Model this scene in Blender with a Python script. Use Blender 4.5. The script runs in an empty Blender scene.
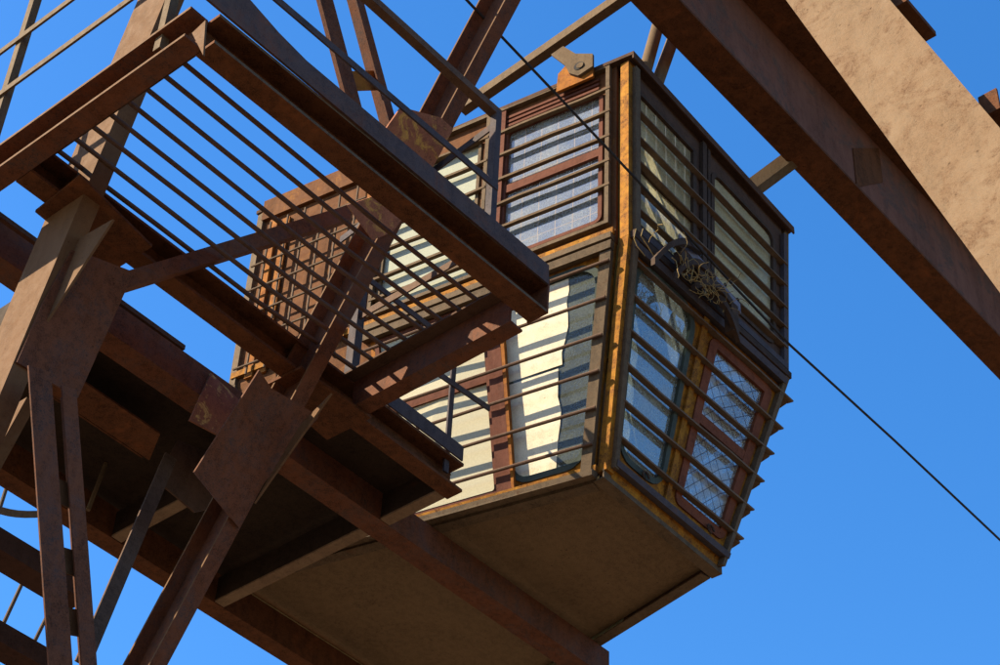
import bpy, bmesh, math, random
from mathutils import Vector as V, Matrix, noise as mnoise
random.seed(7)
scene = bpy.context.scene
col = scene.collection

# ------------------------------------------------------------------ camera and site frame
# x runs along the crane bridge, y across it (away from the viewer), z up; the photographer's eye is the origin
FPX = 1980.0
yaw, pitch, roll = (math.radians(a) for a in (42.08, 42.2, 2.88))
FW = V((math.cos(yaw)*math.cos(pitch), math.sin(yaw)*math.cos(pitch), math.sin(pitch)))
R0 = V((math.sin(yaw), -math.cos(yaw), 0)); U0 = R0.cross(FW)
RT = math.cos(roll)*R0 + math.sin(roll)*U0
UP = -math.sin(roll)*R0 + math.cos(roll)*U0
def ray(x, y): return FW + RT*((x-500)/FPX) - UP*((y-332.5)/FPX)
def hit(x, y, ax, v):
    """survey sight: where the sight line meets the plane  axis = v  of the steelwork"""
    d = ray(x, y); return d*(v/d['XYZ'.index(ax)])
def hitp(x, y, p0, n):
    d = ray(x, y); return d*(p0.dot(n)/d.dot(n))
GROUND = -1.6

cam = bpy.data.objects.new('camera', bpy.data.cameras.new('camera')); col.objects.link(cam)
M = Matrix((RT, UP, -FW)).transposed().to_4x4(); cam.matrix_world = M
cam.data.sensor_width = 36; cam.data.lens = 36*FPX/1000; cam.data.clip_end = 6000; cam.data.clip_start = .05
scene.camera = cam

# ------------------------------------------------------------------ light
SUN = V((-.90, .84, 1.0)).normalized()
elev = math.asin(SUN.z)
sun = bpy.data.objects.new('sun', bpy.data.lights.new('sun', 'SUN')); col.objects.link(sun)
sun.data.energy = 5.0; sun.data.angle = math.radians(.55); sun.data.color = (1, .82, .58)
sun.rotation_euler = SUN.to_track_quat('Z', 'Y').to_euler()
w = bpy.data.worlds.new('World'); scene.world = w; w.use_nodes = True
nt = w.node_tree; bg = nt.nodes['Background']
sky = nt.nodes.new('ShaderNodeTexSky'); sky.sky_type = 'NISHITA'; sky.sun_disc = False
sky.sun_elevation = elev; sky.sun_rotation = math.atan2(SUN.x, SUN.y)
sky.air_density = 1.0; sky.dust_density = .5; sky.ozone_density = 3.0; sky.altitude = 300
hs = nt.nodes.new('ShaderNodeHueSaturation'); hs.inputs['Saturation'].default_value = 1.31; hs.inputs['Hue'].default_value = .503; hs.inputs['Value'].default_value = 1.12
nt.links.new(sky.outputs[0], hs.inputs['Color']); nt.links.new(hs.outputs[0], bg.inputs[0]); bg.inputs[1].default_value = .075
scene.view_settings.view_transform = 'Standard'; scene.view_settings.look = 'None'
scene.view_settings.exposure = 1.9; scene.view_settings.gamma = 1; scene.view_settings.use_curve_mapping = False

# ------------------------------------------------------------------ materials
MATS = {}
def newmat(name):
    m = bpy.data.materials.new(name); m.use_nodes = True; MATS[name] = m
    n = m.node_tree.nodes; n.clear(); return m, n, m.node_tree.links
def rgb(c): return (c[0], c[1], c[2], 1)
def tex(n, l, kind, vec, **k):
    t = n.new('ShaderNodeTex'+kind)
    for a, v in k.items():
        if a in t.inputs.keys(): t.inputs[a].default_value = v
    l.new(vec, t.inputs['Vector']); return t
def ramp(n, l, src, lo, hi, a=(0, 0, 0), b=(1, 1, 1)):
    r = n.new('ShaderNodeValToRGB'); r.color_ramp.elements[0].position = lo; r.color_ramp.elements[1].position = hi
    r.color_ramp.elements[0].color = rgb(a); r.color_ramp.elements[1].color = rgb(b); l.new(src, r.inputs[0]); return r.outputs[0]
def mixc(n, l, fac, a, b):
    m = n.new('ShaderNodeMix'); m.data_type = 'RGBA'
    if isinstance(fac, float): m.inputs[0].default_value = fac
    else: l.new(fac, m.inputs[0])
    for i, c in ((6, a), (7, b)):
        if isinstance(c, tuple): m.inputs[i].default_value = rgb(c)
        else: l.new(c, m.inputs[i])
    return m.outputs[2]
def math_(n, l, op, a, b=None, c=None):
    m = n.new('ShaderNodeMath'); m.operation = op
    for i, v in enumerate((a, b, c)):
        if v is None: continue
        if isinstance(v, (int, float)): m.inputs[i].default_value = v
        else: l.new(v, m.inputs[i])
    return m.outputs[0]
def steel(name, a, b, speck, stain=None, rough=.84, spec=.05, metal=0., scale=2.2, stain_lo=.52, stain_hi=.66, streak=.5, bump=.25, grime=.55):
    """weathered painted / rusting steel: two tones in patches, fine specks, run-off streaks, optional stain colour"""
    m, n, l = newmat(name)
    g = n.new('ShaderNodeNewGeometry').outputs['Position']
    mp = n.new('ShaderNodeMapping'); mp.inputs['Scale'].default_value = (1.6, 1.6, .28); l.new(g, mp.inputs[0])
    big = tex(n, l, 'Noise', g, Scale=scale, Detail=6., Roughness=.62, Distortion=.6).outputs[0]
    mid = tex(n, l, 'Noise', g, Scale=scale*6, Detail=8., Roughness=.7).outputs[0]
    fine = tex(n, l, 'Noise', g, Scale=70., Detail=5., Roughness=.75).outputs[0]
    st = tex(n, l, 'Noise', mp.outputs[0], Scale=9., Detail=5., Roughness=.65).outputs[0]
    f = math_(n, l, 'ADD', math_(n, l, 'MULTIPLY', big, .6), math_(n, l, 'MULTIPLY', mid, .4))
    c = mixc(n, l, ramp(n, l, f, .42, .58), a, b)
    c = mixc(n, l, math_(n, l, 'MULTIPLY', ramp(n, l, st, .46, .68), streak), c, tuple(x*.42 for x in a))
    if stain:
        s2 = math_(n, l, 'ADD', math_(n, l, 'MULTIPLY', tex(n, l, 'Noise', g, Scale=scale*1.7, Detail=9., Roughness=.72, Distortion=1.2).outputs[0], .75), math_(n, l, 'MULTIPLY', mid, .25))
        c = mixc(n, l, ramp(n, l, s2, stain_lo, stain_hi), c, stain)
    gr_ = tex(n, l, 'Noise', mp.outputs[0], Scale=scale*1.3, Detail=7., Roughness=.66, Distortion=.8).outputs[0]
    c = mixc(n, l, math_(n, l, 'MULTIPLY', ramp(n, l, gr_, .45, .78), grime), c, tuple(x*.35 for x in speck))
    mot = tex(n, l, 'Noise', g, Scale=26., Detail=6., Roughness=.7).outputs[0]
    c = mixc(n, l, math_(n, l, 'MULTIPLY', ramp(n, l, mot, .48, .80), .26), c, speck)
    c = mixc(n, l, math_(n, l, 'MULTIPLY', ramp(n, l, mot, .50, .24), .28), c, tuple(min(1, x*1.45) for x in b))
    c = mixc(n, l, math_(n, l, 'MULTIPLY', ramp(n, l, fine, .62, .74), .7), c, speck)
    vo = n.new('ShaderNodeTexVoronoi'); vo.inputs['Scale'].default_value = 24.; l.new(g, vo.inputs['Vector'])
    pit = math_(n, l, 'MULTIPLY', ramp(n, l, vo.outputs['Distance'], .10, .20, (1, 1, 1), (0, 0, 0)), ramp(n, l, mid, .50, .60))
    c = mixc(n, l, math_(n, l, 'MULTIPLY', pit, .75), c, tuple(x*.6 for x in speck))
    grain = tex(n, l, 'Noise', g, Scale=150., Detail=3., Roughness=.8).outputs[0]
    c = mixc(n, l, math_(n, l, 'MULTIPLY', ramp(n, l, grain, .52, .70), .45), c, speck)
    c = mixc(n, l, math_(n, l, 'MULTIPLY', ramp(n, l, grain, .48, .32), .35), c, tuple(min(1, x*1.6) for x in b))
    p = n.new('ShaderNodeBsdfPrincipled'); l.new(c, p.inputs['Base Color'])
    l.new(math_(n, l, 'ADD', math_(n, l, 'MULTIPLY', mid, .35), rough-.17), p.inputs['Roughness'])
    p.inputs['Specular IOR Level'].default_value = spec; p.inputs['Metallic'].default_value = metal
    bm = n.new('ShaderNodeBump'); bm.inputs['Strength'].default_value = bump; bm.inputs['Distance'].default_value = .004
    l.new(math_(n, l, 'ADD', fine, math_(n, l, 'MULTIPLY', pit, -.6)), bm.inputs['Height']); l.new(bm.outputs[0], p.inputs['Normal'])
    o = n.new('ShaderNodeOutputMaterial'); l.new(p.outputs[0], o.inputs[0]); return m
RUST = steel('rusted_brown_steel', (.046, .020, .011), (.082, .034, .0155), (.018, .011, .008), (.150, .052, .019), stain_lo=.53, stain_hi=.66, spec=.05, rough=.84, streak=.75, grime=.8)
PRIMER = steel('old_red_primer_steel', (.066, .028, .0165), (.096, .038, .020), (.022, .014, .010), (.048, .036, .034), stain_lo=.45, stain_hi=.60, spec=.05, rough=.80, streak=.7, grime=.75)
TAN = steel('sun_bleached_tan_paint', (0.142, 0.101, 0.064), (0.112, 0.074, 0.044), (0.052, 0.030, 0.017), (0.075, 0.042, 0.023), rough=0.80, spec=.05, scale=2.6, stain_lo=.50, stain_hi=.60, streak=.35, grime=.25, bump=.5)
LEGTAN = steel('lit_salmon_paint', (0.100, 0.057, 0.030), (0.080, 0.043, 0.0215), (0.0520, 0.0286, 0.0156), (0.1118, 0.0754, 0.0468), rough=0.80, spec=.05, scale=3., streak=.35, grime=.3)  # salmon leg paint; on rims and battens it is a painted lit tone
BLUEGREY = steel('slate_sky_tint_steel', (0.0396, 0.0383, 0.0475), (0.0528, 0.0436, 0.0449), (0.0198, 0.0172, 0.0172), (0.0924, 0.0396, 0.0264), rough=0.80, spec=.05, stain_lo=.57, stain_hi=.66)  # slate paint, its bluish cast also standing in for reflected sky
GREY = steel('weathered_grey_angle', (.056, .042, .028), (.083, .060, .038), (.03, .021, .015), (.065, .032, .016), rough=0.80, scale=5.)
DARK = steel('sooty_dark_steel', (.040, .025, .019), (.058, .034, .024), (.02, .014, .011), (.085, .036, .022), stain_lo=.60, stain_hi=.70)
GRIME = steel('grimy_brown_underside', (.088, .060, .034), (.108, .075, .043), (.05, .035, .022), (.062, .040, .025), rough=0.85, spec=.05, scale=.9, streak=.25, stain_lo=.46, stain_hi=.72, grime=.35)
DIRT = steel('dirt_caked_flange', (.16, .115, .072), (.115, .078, .05), (.05, .036, .026), (.08, .055, .04), rough=0.80, spec=.05, scale=5., streak=.1)
YELLOW = steel('rusting_yellow_paint', (.27, .135, .014), (.21, .088, .012), (.030, .014, .007), (.050, .022, .011), rough=.80, spec=.05, scale=4.5, stain_lo=.44, stain_hi=.56, streak=.9, grime=.7)
ORANGE = steel('orange_rust_panel', (.25, .105, .014), (.17, .062, .013), (.05, .022, .011), (.085, .034, .016), scale=4., stain_lo=.47, stain_hi=.58, rough=.80, spec=.05, streak=.8)
PANEL = steel('rusty_cab_sheet', (0.1020, 0.0450, 0.0180), (0.0720, 0.0300, 0.0132), (0.0330, 0.0180, 0.0108), (0.1680, 0.0750, 0.0180), scale=5., stain_lo=.54, stain_hi=.62, streak=.8)
SASH = steel('red_oxide_sash', (.092, .035, .022), (.070, .026, .017), (.035, .017, .012), scale=6., rough=.80, spec=.05, streak=.7)
SLAT = steel('dull_guard_bar', (0.1148, 0.0833, 0.0561), (0.0850, 0.0595, 0.0408), (0.0425, 0.0298, 0.0221), scale=8., rough=0.80)
BARTAN = steel('sunlit_guard_bar', (0.0960, 0.0690, 0.0420), (0.0720, 0.0480, 0.0288), (0.0360, 0.0240, 0.0144), scale=8., rough=0.80)  # copy of the guard bar colour, toned for the sunlit side
ROD = steel('dark_round_bar', (.060, .038, .028), (.08, .05, .035), (.05, .033, .025), scale=8., rough=0.80, spec=.05, bump=.05, grime=.2)
LICHEN = steel('lichen_spotted_plate', (.115, .055, .040), (.15, .065, .042), (.05, .03, .025), (.36, .28, .10), scale=5., stain_lo=.53, stain_hi=.57)
UNDERSHADE = steel('shade_black_plate', (.016, .012, .009), (.024, .016, .011), (.01, .008, .007), (.055, .024, .013), scale=3., stain_lo=.60, stain_hi=.70, rough=0.80, spec=.05)  # near-black base: the deep shade under the deck is in the colour
OLIVE = steel('olive_cab_lining', (0.3150, 0.2850, 0.1500), (0.2700, 0.2325, 0.1200), (0.1500, 0.1200, 0.0675), rough=0.80, scale=2.)
RAILTAN = steel('dusty_rail_steel', (0.0935, 0.0688, 0.0429), (0.0743, 0.0523, 0.0319), (0.0330, 0.0220, 0.0138), rough=0.80, scale=7.)
GASKET = steel('old_green_rubber', (.05, .065, .058), (.035, .045, .04), (.02, .02, .02), rough=0.80, scale=8.)
BLACK = steel('black_rubber', (.02, .02, .022), (.028, .027, .027), (.01, .01, .01), rough=0.80, scale=10.)
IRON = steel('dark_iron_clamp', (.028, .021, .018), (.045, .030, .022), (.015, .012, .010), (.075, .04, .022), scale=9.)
MAHOG = steel('dark_red_sash', (.085, .030, .018), (.115, .040, .022), (.03, .016, .012), scale=6.)
WIRE = steel('frayed_ochre_wire', (.30, .18, .05), (.15, .12, .06), (.09, .055, .025), rough=0.80, scale=20., streak=0.)
WHITE = steel('white_reflection', (.50, .47, .365), (.43, .395, .30), (.30, .25, .17), (.36, .32, .23), rough=.8, spec=.05, scale=3., streak=.25, grime=.25)  # near-white for the reflections painted on the lower pane

def glass(name, tint, dust, dlo, dhi, dmin, grid=None, gcol=(.5, .38, .3), transl=.45, gl=1.0, gw=.006, rough=.03, ior=2.4):
    m, n, l = newmat(name)
    g = n.new('ShaderNodeNewGeometry').outputs['Position']
    fr = n.new('ShaderNodeFresnel'); l.new(math_(n, l, 'POWER', ior, math_(n, l, 'SUBTRACT', 1., math_(n, l, 'MULTIPLY', n.new('ShaderNodeNewGeometry').outputs['Backfacing'], 2.))), fr.inputs[0])
    tr = n.new('ShaderNodeBsdfTransparent'); tr.inputs[0].default_value = rgb(tint)
    gs = n.new('ShaderNodeBsdfGlossy'); gs.inputs['Roughness'].default_value = rough; gs.inputs[0].default_value = rgb((gl, gl, gl))
    a = n.new('ShaderNodeMixShader'); l.new(fr.outputs[0], a.inputs[0]); l.new(tr.outputs[0], a.inputs[1]); l.new(gs.outputs[0], a.inputs[2])
    bw = n.new('ShaderNodeBump'); bw.inputs['Strength'].default_value = .25; bw.inputs['Distance'].default_value = .02
    l.new(tex(n, l, 'Noise', g, Scale=2.5, Detail=1.).outputs[0], bw.inputs['Height']); l.new(bw.outputs[0], gs.inputs['Normal'])
    big = tex(n, l, 'Noise', g, Scale=3.5, Detail=6., Roughness=.6, Distortion=.4).outputs[0]
    fine = tex(n, l, 'Noise', g, Scale=85., Detail=4., Roughness=.7).outputs[0]
    f = math_(n, l, 'ADD', math_(n, l, 'MULTIPLY', big, .6), math_(n, l, 'MULTIPLY', fine, .4))
    f = ramp(n, l, f, dlo, dhi, (dmin,)*3, (1, 1, 1))
    dc = mixc(n, l, ramp(n, l, fine, .35, .7), tuple(x*.85 for x in dust), dust)
    d = n.new('ShaderNodeBsdfDiffuse'); l.new(dc, d.inputs[0])
    t2 = n.new('ShaderNodeBsdfTranslucent'); l.new(dc, t2.inputs[0])
    dm = n.new('ShaderNodeMixShader'); dm.inputs[0].default_value = transl; l.new(d.outputs[0], dm.inputs[1]); l.new(t2.outputs[0], dm.inputs[2])
    b = n.new('ShaderNodeMixShader'); l.new(f, b.inputs[0]); l.new(a.outputs[0], b.inputs[1]); l.new(dm.outputs[0], b.inputs[2])
    out = b.outputs[0]
    if grid:
        uv = n.new('ShaderNodeUVMap').outputs[0]
        if grid[2]:
            mp = n.new('ShaderNodeMapping'); mp.inputs['Rotation'].default_value[2] = math.radians(grid[2]); l.new(uv, mp.inputs[0]); uv = mp.outputs[0]
        sx = n.new('ShaderNodeSeparateXYZ'); l.new(uv, sx.inputs[0])
        lines = None
        for k in (0, 1):
            if not grid[k]: continue
            q = math_(n, l, 'FRACT', math_(n, l, 'DIVIDE', sx.outputs[k], grid[k]))
            q = math_(n, l, 'LESS_THAN', math_(n, l, 'ABSOLUTE', math_(n, l, 'SUBTRACT', q, .5)), gw/grid[k]*.5)
            lines = q if lines is None else math_(n, l, 'MAXIMUM', lines, q)
        gd = n.new('ShaderNodeBsdfDiffuse'); gd.inputs[0].default_value = rgb(gcol)
        c = n.new('ShaderNodeMixShader'); l.new(lines, c.inputs[0]); l.new(out, c.inputs[1]); l.new(gd.outputs[0], c.inputs[2]); out = c.outputs[0]
    o = n.new('ShaderNodeOutputMaterial'); l.new(out, o.inputs[0]); return m
G_WIRED = glass('dusty_wired_glass', (.80, .88, .92), (.36, .40, .42), .38, .74, .24, (.125, .20, 0), (.24, .21, .19), gw=.004, ior=3.0)
G_FRONT = glass('dusty_front_glass', (.82, .86, .74), (.74, .66, .42), .36, .72, .36, (.105, 0, 0), (.62, .50, .34), transl=.7)
G_OLIVE = glass('olive_dirty_glass', (.80, .82, .62), (.80, .71, .44), .30, .74, .44, transl=.6)
G_CLEAR = glass('streaked_clear_glass', (.62, .72, .70), (.17, .20, .185), .34, .78, .36, ior=1.5)
G_DIAM = glass('diamond_wired_glass', (.84, .90, .94), (.58, .62, .62), .40, .78, .24, (.075, .075, 45), (.06, .06, .075), gw=.005)
G_BLUE = glass('sky_tint_glass', (.78, .90, .97), (.50, .60, .62), .46, .86, .26, ior=2.8)  # pale blue dust coat stands in for the reflected sky
G_MILK = glass('whitewashed_pane_cool', (.85, .92, .92), (.34, .365, .30), .05, .30, .8, transl=.2)
G_CREAM = glass('cream_reflection_pane', (.9, .9, .8), (.48, .46, .34), .02, .22, .9, transl=.2)  # cream coat painted in for reflections on a dirty pane

m, n, l = newmat('dry_gravel_ground')
g = n.new('ShaderNodeNewGeometry').outputs['Position']
c = mixc(n, l, ramp(n, l, tex(n, l, 'Noise', g, Scale=.6, Detail=8.).outputs[0], .35, .65), (.105, .075, .047), (.08, .055, .034))
c = mixc(n, l, ramp(n, l, tex(n, l, 'Noise', g, Scale=30., Detail=5.).outputs[0], .5, .7), c, (.06, .05, .04))
p = n.new('ShaderNodeBsdfPrincipled'); l.new(c, p.inputs['Base Color']); p.inputs['Roughness'].default_value = .9
o = n.new('ShaderNodeOutputMaterial'); l.new(p.outputs[0], o.inputs[0]); SOIL = m

# ------------------------------------------------------------------ mesh helpers
class MB:
    def __init__(s): s.v = []; s.f = []; s.uv = {}
    def add(s, vs, fs, uvs=None):
        k = len(s.v); s.v += [tuple(x) for x in vs]; s.f += [tuple(i+k for i in f) for f in fs]
        if uvs:
            for i, q in enumerate(uvs): s.uv[k+i] = q
        return s
    def extr(s, prof, p, q, ax, ay, scale_q=1.0):
        """sweep a 2D profile (list of x, y) straight from p to q"""
        p, q, ax, ay = V(p), V(q), V(ax), V(ay); N = len(prof)
        vs = [p+ax*x+ay*y for x, y in prof]+[q+ax*x*scale_q+ay*y*scale_q for x, y in prof]
        fs = [tuple(range(N))[::-1], tuple(range(N, 2*N))]+[(i, (i+1) % N, N+(i+1) % N, N+i) for i in range(N)]
        return s.add(vs, fs)
    def box(s, lo, hi):
        lo, hi = V(lo), V(hi); d = hi-lo
        return s.extr([(0, 0), (d.x, 0), (d.x, d.y), (0, d.y)], lo, (lo.x, lo.y, hi.z), (1, 0, 0), (0, 1, 0))
    def poly(s, pts, depth):
        """flat plate: outline in space, thickened by the vector depth"""
        pts = [V(a) for a in pts]; d = V(depth); N = len(pts)
        fs = [tuple(range(N)), tuple(range(N, 2*N))[::-1]]+[(i, N+i, N+(i+1) % N, (i+1) % N) for i in range(N)]
        return s.add(pts+[a+d for a in pts], fs)
    def tube(s, pts, r, n=8, r1=None):
        pts = [V(a) for a in pts]; N = len(pts); vs = []; t0 = None; nx = None
        for i, a in enumerate(pts):
            t = (pts[min(i+1, N-1)]-pts[max(i-1, 0)]).normalized()
            if nx is None:
                nx = t.orthogonal().normalized()
            else:
                nx = (nx - t*nx.dot(t)).normalized()
            b = t.cross(nx); rr = r if r1 is None else r+(r1-r)*i/(N-1)
            vs += [a+(nx*math.cos(2*math.pi*k/n)+b*math.sin(2*math.pi*k/n))*rr for k in range(n)]
        fs = [(i*n+k, i*n+(k+1) % n, (i+1)*n+(k+1) % n, (i+1)*n+k) for i in range(N-1) for k in range(n)]
        fs += [tuple(range(n))[::-1], tuple(range((N-1)*n, N*n))]
        return s.add(vs, fs)
    def build(s, name, mat, parent=None, smooth=False, edge=None):
        me = bpy.data.meshes.new(name); me.from_pydata(s.v, [], s.f)
        if s.uv:
            ul = me.uv_layers.new(name='UVMap')
            for lp in me.loops: ul.data[lp.index].uv = s.uv.get(lp.vertex_index, (0, 0))
        bm = bmesh.new(); bm.from_mesh(me); bmesh.ops.recalc_face_normals(bm, faces=bm.faces)
        bm.to_mesh(me); bm.free()
        if smooth:
            for f in me.polygons: f.use_smooth = True
            me.set_sharp_from_angle(angle=math.radians(40))
        me.materials.append(mat)
        if edge:   # worn rims, paler to put the lit edge line into the colour: the narrow faces that look along edge[1]
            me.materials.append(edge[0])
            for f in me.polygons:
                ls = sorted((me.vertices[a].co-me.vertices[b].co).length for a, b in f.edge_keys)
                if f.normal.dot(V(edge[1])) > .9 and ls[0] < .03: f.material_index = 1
        o = bpy.data.objects.new(name, me); col.objects.link(o)
        if parent: o.parent = parent; o.matrix_parent_inverse = Matrix.Translation(-parent.location)
        return o
def tag(o, label, cat, group=None, kind=None):
    if label: o['label'] = label
    if cat: o['category'] = cat
    if group: o['group'] = group
    if kind: o['kind'] = kind
    return o
def thing(name, loc, label, cat, group=None):
    o = bpy.data.objects.new(name, None); col.objects.link(o); o.location = loc; o.empty_display_size = .2
    return tag(o, label, cat, group)
def C(wd, d, t):      # channel: web on the y axis, flanges towards +x
    return [(0, 0), (d, 0), (d, t), (t, t), (t, wd-t), (d, wd-t), (d, wd), (0, wd)]
def L(a, b, t): return [(0, 0), (a, 0), (a, t), (t, t), (t, b), (0, b)]
def RC(a, b): return [(0, 0), (a, 0), (a, b), (0, b)]
X, Y, Z = V((1, 0, 0)), V((0, 1, 0)), V((0, 0, 1))

# ------------------------------------------------------------------ ground
gb = MB(); S = 2500
gb.add([(-S, -S, GROUND), (S, -S, GROUND), (S, S, GROUND), (-S, S, GROUND)], [(0, 1, 2, 3)])
tag(gb.build('ground', SOIL), 'dry gravel yard below the crane', None, kind='structure')

# ------------------------------------------------------------------ grating platform (nearest, upper left)
ZB, ZT = 6.70, 6.90
pf = thing('grating_platform', (3.2, 4.75, ZB), 'square steel platform of round grating bars with slate toe board, nearest the viewer', 'platform')
mb = MB(); mb.extr([(0, 0), (-.12, 0), (-.12, .018), (-.012, .018), (-.012, .182), (-.12, .182), (-.12, .20), (0, .20)], (3.277, 4.845, ZB), (5.51, 4.79, ZB), Y, Z)
mb.build('front_channel', RUST, pf, edge=(GREY, (0, -1, 0)))
mb = MB(); mb.extr([(0, 0), (-.012, 0), (-.012, .132), (0, .132)], (3.10, 4.725, ZT+.004), (5.505, 4.67, ZT-.02), Y, Z)
mb.poly([(3.10, 4.725, ZT+.137), (3.84, 4.715, ZT+.130), (3.60, 4.717, ZT+.165), (3.30, 4.72, ZT+.245), (3.10, 4.722, ZT+.27)], (0, -.012, 0))
mb.build('toe_board', steel('slate_toe_board_rust', (.043, .036, .040), (.062, .043, .038), (.026, .02, .018), (.11, .042, .022), rough=.75, spec=.08, scale=1.4, stain_lo=.50, stain_hi=.62), pf)
mb = MB(); mb.poly([(5.511, 4.80, ZB), (5.511, 4.67, ZB), (5.511, 4.665, ZT+.02), (5.511, 4.69, ZT+.112), (5.511, 4.80, ZT+.112)], (.012, 0, 0)); mb.build('end_plate', PRIMER, pf)
mb = MB(); mb.extr([(0, 0), (-.105, 0), (-.105, .016), (-.012, .016), (-.012, .188), (-.105, .188), (-.105, .204), (0, .204)], (3.275, 4.80, ZB+.002), (3.275, 6.9, ZB+.002), X, Z)
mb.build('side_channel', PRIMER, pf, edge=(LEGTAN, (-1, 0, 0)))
mb = MB(); mb.poly([hit(*q, 'X', 3.185) for q in ((192, 33), (205.5, 20), (203, 55))], (.01, 0, 0)); mb.build('lit_flange_end', LEGTAN, pf)  # added sun-facing plate that draws the lit end of the flange
mb = MB(); mb.extr([(0, 0), (.10, 0), (.10, .014), (.012, .014), (.012, .186), (.10, .186), (.10, .20), (0, .20)], (5.45, 4.86, ZB), (5.45, 5.95, ZB), X, Z)
mb.build('end_channel', PRIMER, pf)
for y0, y1, x0, x1 in ((4.86, 5.95, 3.28, 3.365), (4.86, 5.95, 5.37, 5.447)):
    mb = MB(); mb.box((x0, y0, ZT-.03), (x1, y1, ZT-.018)); mb.build('grating_ledge', DARK, pf)
for k in range(8):
    y = 5.06+k*.1245
    bar = MB(); dz = random.uniform(-.003, .003); bow = random.uniform(-.008, .008)
    bar.tube([(3.29, y, ZT-.004), (4.0, y+bow*.7-.004*k/7, ZT-.004+dz), (4.7, y+bow, ZT-.004+dz), (5.44, y-.03-.002*k, ZT-.004)], .0125, 8)
    bar.build('grating_bar', ROD, pf, True)

# ------------------------------------------------------------------ cab deck frame: long channels and cross channels
fr = thing('deck_frame', (5.5, 6.5, ZB), 'long rusty floor beams and dark deck plates carrying the cab', 'deck frame')
prof_out = [(0, 0), (-.11, 0), (-.11, .018), (-.012, .018), (-.012, .182), (-.11, .182), (-.11, .20), (0, .20)]
mb = MB(); mb.extr(prof_out, (3.278, 6.075, ZB), (6.36, 6.075, ZB), Y, Z); mb.build('inner_channel', RUST, fr)
mb = MB(); mb.extr(RC(.010, .10), (5.56, 5.955, ZT+.003), (6.34, 5.955, ZT+.003), Y, Z); mb.build('toe_board', BLUEGREY, fr)
mb = MB(); mb.extr([(0, 0), (.15, 0), (.15, .016), (.012, .016), (.012, .20), (0, .20)], (3.32, 6.535, ZB), (8.35, 6.48, ZB), Y, Z); mb.build('main_channel', PRIMER, fr)
mb = MB(); mb.extr(RC(.03, .03), (3.32, 6.575, ZB+.275), (4.78, 6.575, ZB+.275), Y, Z); mb.build('edge_angle', DARK, fr)
mb = MB(); mb.extr([(0, 0), (.13, 0), (.13, .016), (.012, .016), (.012, .21), (0, .21)], (3.4, 7.86, ZB), (8.6, 7.85, ZB), Y, Z); mb.build('main_channel', RUST, fr)
for p, q, m_ in (((6.27, 6.62, ZB+.003), (6.27, 7.85, ZB+.003), DIRT), ((6.27, 6.08, ZB+.003), (6.27, 6.50, ZB+.003), DIRT), ((5.45, 6.70, ZB+.003), (5.45, 7.85, ZB+.003), DIRT), ((3.9, 6.70, ZB+.003), (3.9, 7.85, ZB+.003), DARK)):
    mb = MB(); mb.extr(RC(.075, .012), p, q, X, Z); mb.build('cross_angle', m_, fr)
    mb = MB(); mb.extr(RC(.010, .165), V(p)+V((.002, 0, .0125)), V(q)+V((.002, 0, .0125)), X, Z); mb.build('cross_web', UNDERSHADE, fr)
mb = MB(); mb.box((5.47, 6.082, ZT-.010), (6.385, 6.525, ZT-.002)); mb.build('deck_plate', UNDERSHADE, fr)
mb = MB(); mb.box((3.95, 6.55, ZT+.022), (6.385, 7.96, ZT+.03)); mb.build('deck_plate', UNDERSHADE, fr)
mb = MB(); mb.poly([(3.92, 6.98, ZB+.05), (5.02, 6.98, ZB+.05), (5.14, 7.20, ZB+.05), (3.92, 7.20, ZB+.05)], (0, 0, .012)); mb.extr(RC(.012, .10), (3.92, 7.205, ZB+.05), (5.1, 7.205, ZB+.05), Y, Z); mb.build('stiffener', RUST, fr)
mb = MB(); a = [hit(*q, 'Y', 6.50) for q in ((211, 373), (245, 405), (228, 440), (190, 420))]; mb.poly(a, (0, .012, 0)); mb.build('end_plate', LICHEN, fr)
mb = MB(); a = [hit(*q, 'Y', 7.0) for q in ((178, 440), (215, 455), (242, 502), (195, 512), (157, 480))]; mb.poly(a, (0, .012, 0)); mb.build('gusset', DARK, fr)
for x0, x1, y in ((5.4, 7.9, 6.45), (6.4, 8.2, 7.82)):   # torn flakes of dirt along flanges are part of the material; small bolts below
    pass

# ------------------------------------------------------------------ crane legs
def lean(y0, z0, s): return lambda z: y0+s*(z-z0)
# leg 1 (far left): box of two channels, sunlit face towards -x
lg = thing('crane_leg', (3.5, lean(5.98, 6.0, -.235)(GROUND), GROUND), 'slanting crane leg with sunlit broad face under the grating platform', 'crane leg', 'legs of the crane')
yr, yl = lean(6.014, 6.034, -.235), lean(6.29, 6.034, -.225)
mb = MB()
def leg1_at(z): return [V((3.52, yr(z), z)), V((3.52, yl(z), z)), V((3.532, yl(z), z)), V((3.532, yr(z)+.012, z)), V((3.62, yr(z)+.012, z)), V((3.62, yr(z), z))]
def loft(mb, secs):
    N = len(secs[0]); vs = [p for s in secs for p in s]; fs = [tuple(range(N))[::-1], tuple(range((len(secs)-1)*N, len(secs)*N))]
    for k in range(len(secs)-1): fs += [(k*N+i, k*N+(i+1) % N, (k+1)*N+(i+1) % N, (k+1)*N+i) for i in range(N)]
    mb.add(vs, fs)
loft(mb, [leg1_at(GROUND), leg1_at(6.0), leg1_at(9.6)]); mb.build('leg_channel', LEGTAN, lg)
mb = MB(); n1 = V((0, 1, .235)).normalized(); p1 = V((3.55, yr(6.2), 6.2))-n1*.014
a = [hitp(*q, p1, n1) for q in ((17, 362), (78, 398), (134, 272), (92, 256), (72, 250), (43, 303))]
mb.poly(a, n1*.012); mb.build('gusset_plate', PRIMER, lg)
cap = [hit(*q, 'Z', 6.68) for q in ((35, 212), (80, 176), (152, 247), (110, 273))]
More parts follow.
